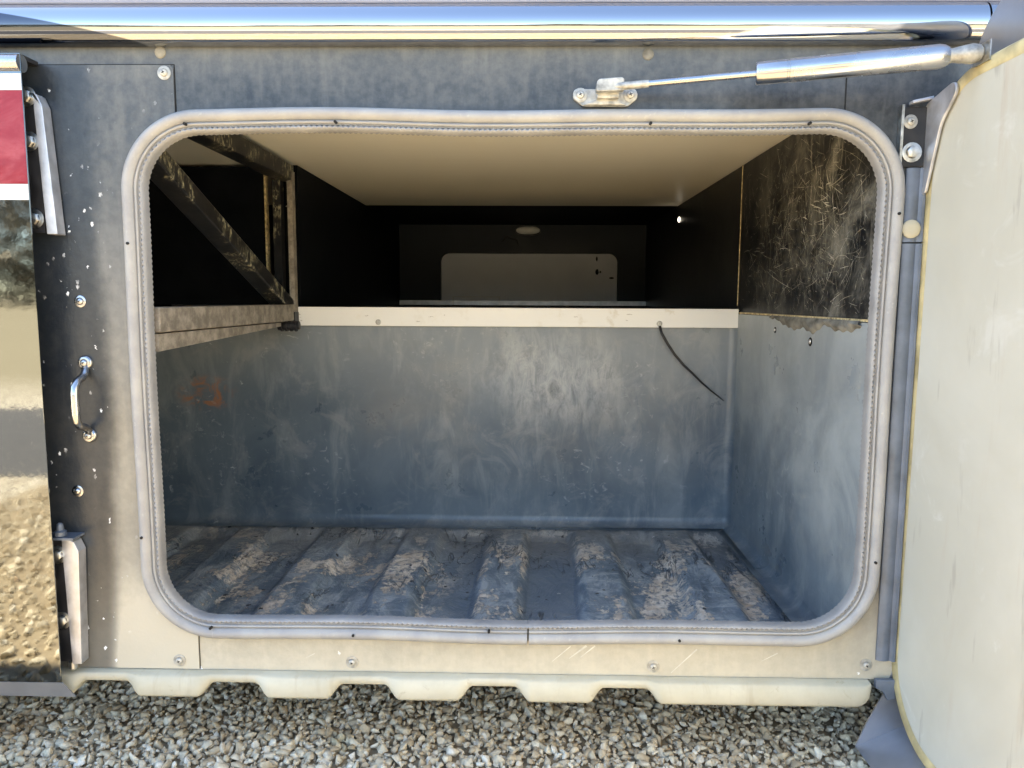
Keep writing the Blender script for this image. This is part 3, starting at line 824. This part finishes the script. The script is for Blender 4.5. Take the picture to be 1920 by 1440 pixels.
mb = MB(); mb.box(-1.1, -0.571, 0.640, 0.652, 0.836, 1.131); part('side_bay_board', mb, M['black_plain'], coach)
mb = MB(); mb.box(-0.5708, -0.5665, 0.638, 0.652, 0.845, 1.128); part('board_edge', mb, M['raw_wood'], coach, 'bare plywood edge standing in the dark side bay')
mb = MB(); mb.box(-0.5665, -0.516, 0.69, 0.70, 0.826, 1.139); part('side_bay_board', mb, M['black_plain'], coach)
# shelf with its white edge strip
mb = MB(); mb.box(-0.53, 0.4595, 0.6305, 1.96, 0.818, 0.8285)
shelf = part('shelf', mb, M['black_plain'], coach, 'dark shelf floor of the deep upper bay')
mb = MB(); mb.box(-0.5005, 0.4555, 0.6265, 0.6302, 0.7915, 0.8325)
part('edge_strip', mb, M['shelf_edge'], shelf, 'white painted strip along the shelf front', bevel=0.0012)
for x_ in (-0.325, 0.286):
    mb = MB(); mb.lathe((x_, 0.6264, 0.800), (0, -1, 0), [(0, 0.0062), (0.0008, 0.0060), (0.0014, 0.0045), (0.0008, 0.0040)], 18); part('screw', mb, M['dusty_zinc'], shelf, smooth=True)
mb = MB(); mb.box(-0.50, 0.4595, 1.925, 1.955, 0.8287, 0.8462); part('far_threshold', mb, M['alu'], shelf)
mb = MB()
mb.box(-0.292, -0.107, 1.915, 1.920, 0.858, 0.8625); mb.box(-0.292, -0.287, 1.915, 1.920, 0.8290, 0.858); mb.box(-0.112, -0.107, 1.915, 1.920, 0.8290, 0.858)
part('label_holder', mb, M['white_paint'], shelf, 'thin white open frame standing at the far end')
# far wall with its own opening and the shut door beyond
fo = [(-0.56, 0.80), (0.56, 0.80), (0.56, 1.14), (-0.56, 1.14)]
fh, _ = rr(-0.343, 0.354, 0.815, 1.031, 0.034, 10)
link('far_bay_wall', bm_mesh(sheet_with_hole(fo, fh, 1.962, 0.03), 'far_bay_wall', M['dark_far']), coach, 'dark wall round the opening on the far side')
mb = MB(); mb.box(-0.55, 0.55, 2.02, 2.03, 0.75, 1.12)
fd = part('far_bay_door', mb, M['grey_door'], coach, 'plain grey shut door seen through the far opening')
for x_, z_, a_, b_ in ((0.275, 1.013, 0.004, 0.010), (0.277, 0.962, 0.007, 0.012), (0.290, 0.962, 0.004, 0.005), (0.335, 0.938, 0.010, 0.004)):
    mb = MB(); mb.lathe((x_, 2.0198, z_), (0, -1, 0), [(0, 1.0), (0.002, 0.8)], 9)
    me = mb.mesh('scuff_mark', M['hole'], True)
    for v in me.vertices: v.co.x = x_ + (v.co.x - x_) * a_; v.co.z = z_ + (v.co.z - z_) * b_
    link('scuff_mark', me, fd)
# lamp on the far wall
mb = MB()
mb.prism([(0.050 * math.cos(a) * (abs(math.cos(a)) ** -0.35), 0.0185 * math.sin(a)) for a in [2 * math.pi * k / 28 + 0.001 for k in range(28)]], lambda a, b, tt: (a, tt, 1.117 + b), 1.940, 1.9615)
lamp = part('bay_lamp', mb, M['black_part'], coach, 'small pale oval lamp on the far wall')
mb = MB()
def lensf(u, v):
    a = 2 * math.pi * u; ca = math.cos(a)
    q = math.sin(v * math.pi / 2); 
    return (0.046 * q * ca * (abs(ca) ** -0.3 if abs(ca) > 1e-3 else 1), 1.9395 - 0.014 * math.cos(v * math.pi / 2), 1.117 + 0.0150 * q * math.sin(a))
mb.grid(lensf, 28, 6)
part('lens', mb, M['lamp_lens'], lamp, smooth='all')
mb = MB(); mb.tube([(-0.10, 1.960, 1.075), (-0.083, 1.958, 1.098), (-0.070, 1.958, 1.088), (-0.045, 1.959, 1.084), (-0.036, 1.960, 1.062)], 0.0022, 6)
part('lamp_wire', mb, M['hole'], lamp, smooth=True)
# glowing disc added for a bright dot of unknown source, deep right board
mb = MB(); mb.lathe((0.4604, 1.325, 1.095), (-1, 0, 0), [(0, 0.0075), (0.002, 0.0072), (0.0032, 0.005)], 14); part('glowing_dot', mb, M['glow'], coach, 'tiny white lit dot on the dark right board', smooth=True)

# ragged caulk squeezed out below the scuffed board
mb = MB()
def caulkf(u, v):
    y = 0.03 + 0.375 * u
    e = math.sin(math.pi * min(1, u * 1.08)) ** 0.6
    drop = 0.006 + 0.020 * (0.5 + 0.5 * math.sin(u * 9.4 + 0.8)) * e + 0.0018 * math.sin(u * 31) * e + 0.0015 * math.sin(u * 83 + 1)
    if 0.30 < u < 0.62: drop += 0.016 * math.sin(math.pi * (u - 0.30) / 0.32) ** 1.5
    zt = 0.8235; z = zt - max(0.003, drop) * v
    bul = 0.0045 * math.sin(math.pi * min(1, v * 0.92 + 0.08)) * (1 + 0.35 * math.sin(u * 26 + v * 3) + 0.15 * math.sin(u * 71 + v * 11))
    return (0.4557 - bul, y, z)
mb.grid(caulkf, 110, 8)
part('caulk_bead', mb, M['caulk'], coach, 'ragged grey caulk hanging below the scuffed board', smooth='all')
for y_, z_, s_ in ((0.385, 0.797, 1.0), (0.212, 0.785, 1.25)):
    mb = MB(); mb.lathe((0, 0, 0), (-1, 0, 0), [(0, 1.0), (0.0008, 0.95), (0.001, 0.6)], 14)
    me = mb.mesh('screw_hole', M['hole'], True)
    for v in me.vertices: v.co.y *= 0.0060 * s_; v.co.z *= 0.0058 * s_
    link('screw_hole', me, coach, loc=(0.4558, y_, z_))
    mb = MB(); mb.lathe((0, 0, 0), (-1, 0, 0), [(0, 1.0), (0.001, 0.9), (0.002, 0.5)], 12)
    me = mb.mesh('screw', M['zinc'], True)
    for v in me.vertices: v.co.y *= 0.0032 * s_; v.co.z *= 0.0032 * s_
    link('screw', me, coach, loc=(0.4546, y_ - 0.001, z_ + 0.0005))

# ---- steel frame along the left of the shelf
mb = MB(); mb.box(-0.5105, -0.4995, 0.605, 0.6250, 0.800, 1.118)
frame = part('steel_frame', mb, M['dusty_steel'], coach, 'welded steel side frame with a diagonal brace')
frame.data.name = 'frame_post'
mb = MB(); mb.bar((-0.535, 0.04, 1.098), (-0.535, 0.625, 1.098), (0.0345, 0, 0), (0, 0, 0.034)); part('top_rail', mb, M['black_steel'], frame, bevel=0.002)
d_ = Vector((0, 0.575, -0.215)).normalized(); hv = Vector((0, -d_.z, d_.y)) * 0.030
mb = MB(); mb.bar((-0.5365, 0.02, 1.036), (-0.5365, 0.600, 0.819), (0.034, 0, 0), hv); part('brace', mb, M['black_steel'], frame, 'scratched black diagonal brace', bevel=0.003)
mb = MB(); mb.bar((-0.540, 0.010, 0.803), (-0.540, 0.612, 0.803), (0.040, 0, 0), (0, 0, 0.0345)); part('bottom_rail', mb, M['dusty_steel'], frame, 'dusty brown lower rail', bevel=0.002)
mb = MB(); mb.add([(-0.538, 0.010, 0.801), (-0.5035, 0.010, 0.801), (-0.5035, 0.52, 0.801), (-0.538, 0.52, 0.801), (-0.538, 0.010, 0.777), (-0.5035, 0.010, 0.777), (-0.5035, 0.52, 0.7935), (-0.538, 0.52, 0.7935)],
                  [(0, 1, 2, 3), (4, 7, 6, 5), (0, 4, 5, 1), (1, 5, 6, 2), (2, 6, 7, 3), (3, 7, 4, 0)])
part('rail_packer', mb, M['dusty_steel'], frame, 'tapered packer strip under the lower rail')
mb = MB(); mb.box(-0.5400, -0.5235, 0.600, 0.6240, 0.84, 1.098); part('inner_post', mb, M['black_steel'], frame)
mb = MB(); mb.lathe((-0.5255, 0.570, 0.792), (1, 0, 0.05), [(0, 0.009), (0.045, 0.009)], 12); mb.box(-0.5160, -0.4975, 0.596, 0.622, 0.787, 0.8215)
for k in range(4): mb.lathe((-0.520 + 0.010 * k, 0.5700, 0.792), (1, 0, 0.05), [(0, 0.0112), (0.004, 0.0112)], 12)
part('frame_clamp', mb, M['black_part'], frame, 'black clamp under the foot of the post')
# small hook at the upper left of the side bay
mb = MB(); mb.prism([(-0.60, 1.085), (-0.575, 1.095), (-0.560, 1.083), (-0.566, 1.068), (-0.60, 1.060)], lambda a, b, tt: (a, tt, b), 0.10, 0.115); part('hook_plate', mb, M['black_part'], frame)

# ---- grab handle on the left plate
hx = -0.598
pts = []
for a, b in ((0.0, 0.760), (-0.004, 0.7475), (-0.012, 0.7425), (-0.022, 0.740), (-0.0285, 0.732), (-0.030, 0.722), (-0.030, 0.698), (-0.0285, 0.686), (-0.022, 0.679), (-0.012, 0.676), (-0.004, 0.672), (0.0, 0.660)):
    pts.append((hx + 0.001, -0.0045 + a * 0.98, b))
mb = MB(); mb.tube(pts, 0.0050, 12)
gh = part('grab_handle', mb, M['chrome_small'], coach, 'small bright D shaped grab handle on the jamb plate', smooth='all')
for z_ in (0.7625, 0.6625):
    mb = MB(); mb.lathe((hx, -0.0023, z_), (0, -1, 0), [(0, 0.0100), (0.003, 0.0096), (0.0045, 0.0080), (0.0055, 0.004)], 18); part('foot', mb, M['chrome_small'], gh, smooth=True)
    link('screw', BRIGHT, gh, loc=(hx, -0.0066, z_))

# ---- shut polished door on the left
DX, DY = -0.636, -0.040
mb = MB(); mb.box(-1.9, DX, DY, DY + 0.0022, 0.3245, 1.1535)
sd = part('shut_bay_door', mb, M['mirror'], coach, 'shut polished steel bay door with a red and white stripe', bevel=0.0006)
for nm, z0, z1, mt, lb in (('stripe', 1.1085, 1.1285, 'white_paint', 'upper white stripe'), ('stripe', 0.9935, 1.1082, 'red_paint', 'broad red stripe'), ('stripe', 0.9735, 0.9932, 'white_paint', 'lower white stripe')):
    mb = MB(); mb.box(-1.9, DX - 0.0006, DY - 0.0006, DY - 0.0001, z0, z1); part(nm, mb, M[mt], sd, lb)
mb = MB()
mb.add([(-1.9, DY, 0.3243), (DX, DY, 0.3243), (DX + 0.012, DY + 0.010, 0.2985), (-1.9, DY + 0.010, 0.2985), (-1.9, DY + 0.0025, 0.3243), (DX, DY + 0.0025, 0.3243), (DX + 0.012, DY + 0.0125, 0.2985), (-1.9, DY + 0.0125, 0.2985)],
       [(0, 1, 2, 3), (7, 6, 5, 4), (0, 4, 5, 1), (1, 5, 6, 2), (2, 6, 7, 3), (3, 7, 4, 0)])
part('bottom_flange', mb, M['door_skin'], sd, 'satin grey flange along the door foot')
mb = MB(); mb.box(-1.9, DX - 0.001, DY + 0.003, -0.004, 1.148, 1.1532); part('top_return', mb, M['black_part'], sd)
mb = MB(); mb.tube([(-1.9, DY + 0.003, 1.1418), (DX - 0.0005, DY + 0.003, 1.1418)], 0.0110, 20); part('top_bead', mb, M['chrome_small'], sd, 'rolled bright bead along the top edge', smooth=True)
# aluminium guards behind the edge of the shut door
def guard(z0, z1, x0, xtop, xbot, name_label, bolts):
    mb = MB()
    yy = -0.022
    mb.prism([(x0 + (0.003 if xbot > xtop else 0), z0), (xbot, z0), (xtop, z1 - 0.018), (xtop - 0.006, z1 - 0.004), (xtop - 0.016, z1), (x0 - 0.004, z1 - 0.002), (x0 - 0.004, z1 - 0.02)], lambda a, b, tt: (a, tt, b), yy, -0.004)
    g_ = part('hinge_guard', mb, M['alu'], coach, name_label, bevel=0.0008)
    return g_
g1 = guard(0.932, 1.112, -0.6310, -0.6240, -0.6140, 'aluminium guard beside the red stripe', 3)
mb = MB(); mb.box(-0.665, -0.6312, -0.0200, -0.0185, 0.934, 1.110); part('backing_plate', mb, M['black_part'], g1)
for z_ in (1.106, 1.050, 0.952): link('bolt', BOLT, g1, loc=(-0.6440, -0.0205, z_))
g2 = guard(0.342, 0.522, -0.6310, -0.6125, -0.6180, 'grey guard low beside the shut door', 3)
mb = MB(); mb.box(-0.665, -0.6312, -0.0200, -0.0185, 0.345, 0.520); part('backing_plate', mb, M['black_part'], g2)
for z_ in (0.499, 0.405): link('bolt', BOLT, g2, loc=(-0.6420, -0.0205, z_))
mb = MB(); mb.box(-0.660, -0.6140, -0.030, -0.003, 0.5225, 0.5255); mb.lathe((-0.637, -0.02, 0.526), (0, 0, 1), [(0, 0.008), (0.006, 0.008), (0.008, 0.005), (0.016, 0.004), (0.018, 0.002)], 12); part('guard_cap', mb, M['hinge'], g2)
mb = MB(); mb.lathe((-0.636, -0.012, 0.342), (0, 0, -1), [(0, 0.006), (0.010, 0.006), (0.013, 0.003)], 12); part('guard_foot', mb, M['zinc'], g2)

# ---- open door on the right, swung square to the side of the coach
LX = 0.513
def rpoly(pts, rads, n=10):
    out = []
    N = len(pts)
    for i in range(N):
        p = Vector(pts[i]); a = (Vector(pts[i - 1]) - p).normalized(); b = (Vector(pts[(i + 1) % N]) - p).normalized(); r = rads[i]
        if r <= 0: out.append(tuple(p)); continue
        ang = a.angle(b); d = r / math.tan(ang / 2)
        c_ = p + (a + b).normalized() * (r / math.sin(ang / 2))
        s_, e_ = p + a * d - c_, p + b * d - c_
        th = s_.angle(e_)
        for k in range(n + 1):
            q = k / n
            v = (s_ * math.sin((1 - q) * th) + e_ * math.sin(q * th)) / math.sin(th)
            out.append(tuple(c_ + v))
    return out
lin = rpoly([(0.0035, 0.272), (-0.0055, 1.118), (-0.86, 1.118), (-0.86, 0.250), (-0.10, 0.250)], [0.0, 0.105, 0.09, 0.09, 0.11], 14)
lin = rpoly([(0.004, 0.262), (-0.0065, 1.120), (-0.86, 1.120), (-0.86, 0.255)], [0.11, 0.10, 0.09, 0.09], 16)
mb = MB(); mb.prism(lin, lambda a, b, tt: (tt, a, b), LX, LX + 0.006)
od = part('open_bay_door', mb, M['lining'], coach, 'open bay door swung square, showing its stained cream lining')
# yellowed glue rim round the lining
def rim_loop(poly, grow):
    out = []
    N = len(poly)
    for i in range(N):
        a = Vector(poly[i - 1]); b = Vector(poly[(i + 1) % N]); t_ = (b - a).normalized()
        out.append((poly[i][0] - t_.y * grow, poly[i][1] + t_.x * grow))
    return out
l_in, l_out = rim_loop(lin, -0.013), rim_loop(lin, 0.006)
if abs(max(p[0] for p in l_out)) < abs(max(p[0] for p in l_in)): l_in, l_out = rim_loop(lin, 0.013), rim_loop(lin, -0.006)
l_mid = lin
N = len(lin); mb = MB()
vs = [(LX - 0.0003, a, b) for a, b in l_in] + [(LX - 0.0022, a, b) for a, b in l_mid] + [(LX + 0.006, a, b) for a, b in l_out]
mb.add(vs, [(k_ * N + i, k_ * N + (i + 1) % N, (k_ + 1) * N + (i + 1) % N, (k_ + 1) * N + i) for k_ in range(2) for i in range(N)])
part('glue_rim', mb, M['gel_edge'], od, 'yellowed glue rim round the lining', smooth='all')
skin = rpoly([(-0.012, 0.262), (-0.012, 1.215), (-0.90, 1.215), (-0.90, 0.262)], [0.0, 0.11, 0.06, 0.0], 12)
mb = MB(); mb.prism(skin, lambda a, b, tt: (tt, a, b), 0.552, 0.556)
part('outer_skin', mb, M['door_skin'], od, 'grey metal outer skin standing above the lining')
core = rim_loop(lin, -0.02 if l_out is not None and l_in == rim_loop(lin, -0.013) else 0.02)
mb = MB(); mb.prism([(min(a, -0.014), b) for a, b in core], lambda a, b, tt: (tt, a, b), LX + 0.0062, 0.5518); part('door_core', mb, M['black_part'], od)
# tucked-in foot of the door skin
def footf(u, v):
    y = 0.0014 - 0.885 * u
    q = v
    x = 0.552 - 0.085 * q ** 1.2
    return (x, y, 0.268 - 0.030 * q - 0.012 * q * q)
mb = MB(); mb.grid(footf, 10, 8); part('tucked_foot', mb, M['door_skin'], od, 'satin grey foot of the skin curving inwards', smooth='all')
mb = MB(); mb.prism([(0.5510, 0.345), (0.5135, 0.345), (0.5010, 0.304), (0.4820, 0.264), (0.4672, 0.2265), (0.5510, 0.266)], lambda a, b, tt: (a, tt, b), -0.0010, 0.0016)
part('edge_flange', mb, M['door_skin'], od)
# ear of the hinge fixed on the lining
ear = rpoly([(-0.092, 1.118), (0.0, 1.100), (0.0, 0.990), (-0.012, 0.985), (-0.040, 1.070)], [0.01, 0.012, 0.006, 0.006, 0.04], 8)
mb = MB(); mb.prism(ear, lambda a, b, tt: (tt, a, b), LX - 0.0065, LX - 0.0026)
mb.bar((0.484, -0.0035, 1.0985), (LX - 0.003, -0.0035, 1.104), (0, -0.012, 0), (0, 0, 0.004))
part('hinge_ear', mb, M['alu'], od, 'pale hinge ear at the top corner of the door', bevel=0.001)

# hinge on the coach side
mb = MB(); mb.box(0.4770, 0.5120, -0.0062, -0.0006, 1.022, 1.0965)
hb = part('hinge_bracket', mb, M['black_part'], coach, 'dark hinge plate with two bolts at the upper right', bevel=0.001)
link('screw', SCREW, hb, loc=(0.4865, -0.0063, 1.078)); link('bolt', BOLT, hb, loc=(0.4905, -0.0063, 1.040))
mb = MB(); mb.box(0.4735, 0.4768, -0.010, -0.0006, 1.018, 1.0985); part('plate_rim', mb, M['zinc'], hb)
mb = MB(); mb.lathe((0.4955, -0.0062, 0.9435), (0, -1, 0), [(0, 0.0118), (0.002, 0.0118), (0.0036, 0.010), (0.0040, 0.004)], 24); part('plug_cap', mb, M['pan'], coach, 'round cream plug on the hinge strip', smooth=True)
mb = MB()
prof = [(0.4870, -0.0006), (0.4872, -0.003), (0.4905, -0.0055), (0.496, -0.0068), (0.501, -0.0060), (0.504, -0.0045), (0.506, -0.0060), (0.5075, -0.0085), (0.5105, -0.0085), (0.5125, -0.0055), (0.5125, -0.0006)]
mb.prism(prof, lambda a, b, tt: (a, b, tt), 0.3555, 0.925); part('piano_hinge', mb, M['hinge'], coach, 'long blue grey hinge strip beside the seal', smooth=True)
mb = MB(); mb.prism(prof, lambda a, b, tt: (a, b, tt), 0.927, 1.0210); part('piano_hinge', mb, M['hinge'], coach, smooth=True)
mb = MB(); mb.prism([(0.486, 0.330), (0.512, 0.330), (0.514, 0.302), (0.503, 0.300), (0.497, 0.312), (0.486, 0.318)], lambda a, b, tt: (a, tt, b), -0.010, -0.003); part('hinge_foot', mb, M['hinge'], coach, bevel=0.001)

# ---- gas strut
A = Vector((0.104, -0.026, 1.1155)); B = Vector((0.505, -0.112, 1.1285))
ax = (B - A); L = ax.length; ax.normalize()
mb = MB(); mb.lathe(A, ax, [(0.0, 0.0042), (0.19, 0.0042)], 16)
strut = part('gas_strut', mb, M['chrome_small'], coach, 'gas strut with a thin chrome rod running to the door', smooth=True)
mb = MB(); mb.lathe(A, ax, [(0.0, 0.0050), (0.040, 0.0048), (0.046, 0.0042)], 14); part('rod_end', mb, M['dusty_zinc'], strut, smooth=True)
mb = MB(); mb.lathe(A, ax, [(0.172, 0.006), (0.172, 0.0124), (0.174, 0.0134), (0.2065, 0.0134), (0.2070, 0.0129), (0.2090, 0.0129), (0.2095, 0.0135), (L - 0.040, 0.0135), (L - 0.034, 0.0122), (L - 0.030, 0.0100)], 28)
part('cylinder', mb, M['chrome_small'], strut, 'fat silver cylinder of the strut', smooth=True)
mb = MB(); mb.lathe(A, ax, [(L - 0.032, 0.0085), (L - 0.026, 0.0078), (L - 0.016, 0.0095), (L - 0.006, 0.0110), (L + 0.002, 0.0092), (L + 0.006, 0.004)], 20); part('end_fitting', mb, M['dusty_zinc'], strut, smooth=True)
mb = MB(); mb.lathe(B + Vector((-0.004, 0, 0)), (1, 0, 0), [(0, 0.004), (0.012, 0.004)], 12); mb.box(LX - 0.004, LX - 0.0026, -0.128, -0.098, 1.117, 1.139); part('ball_stud', mb, M['zinc'], strut)
# its bracket on the panel
br = rpoly([(0.0565, 1.1195), (0.0565, 1.107), (0.0690, 1.0975), (0.1265, 1.0970), (0.1390, 1.107), (0.1390, 1.1185)], [0.006, 0.006, 0.008, 0.008, 0.006, 0.006], 5)
mb = MB(); mb.prism(br, lambda a, b, tt: (a, tt, b), -0.0045, -0.0005)
bk = part('strut_bracket', mb, M['dusty_zinc'], strut, 'dull cast bracket screwed to the panel', bevel=0.0012)
mb = MB(); mb.prism(rpoly([(0.0830, 1.1085), (0.0850, 1.1242), (0.1185, 1.1267), (0.1195, 1.1100)], [0.003, 0.006, 0.004, 0.003], 4), lambda a, b, tt: (a, tt, b), -0.0315, -0.0200)
mb.prism([(0.086, 1.104), (0.086, 1.116), (0.114, 1.117), (0.114, 1.104)], lambda a, b, tt: (a, tt, b), -0.0200, -0.0045)
mb.prism([(0.0690, 1.0980), (0.0925, 1.107), (0.1073, 1.1075), (0.1245, 1.0978)], lambda a, b, tt: (a, tt, b), -0.0105, -0.0045)
part('strut_socket', mb, M['dusty_zinc'], strut, bevel=0.0014)
for x_ in (0.0660, 0.1300): link('screw', SCREW, strut, loc=(x_, -0.0046, 1.1115))

# ------------------------------------------------------------------ loose cable in the bay
pts = [(0.286, 0.622, 0.795), (0.290, 0.620, 0.780), (0.303, 0.617, 0.757), (0.318, 0.616, 0.735), (0.338, 0.616, 0.712), (0.360, 0.617, 0.692), (0.380, 0.620, 0.673), (0.400, 0.626, 0.656), (0.418, 0.631, 0.643), (0.432, 0.636, 0.632)]
mb = MB(); mb.tube(pts, [0.0030, 0.0030, 0.0029, 0.0028, 0.0027, 0.0025, 0.0022, 0.0018, 0.0013, 0.0008], 8)
cb = part('loose_cable', mb, M['cable'], None, smooth='all')
cb['label'] = 'loose black cable hanging from the white shelf edge across the grey back wall'; cb['category'] = 'cable'
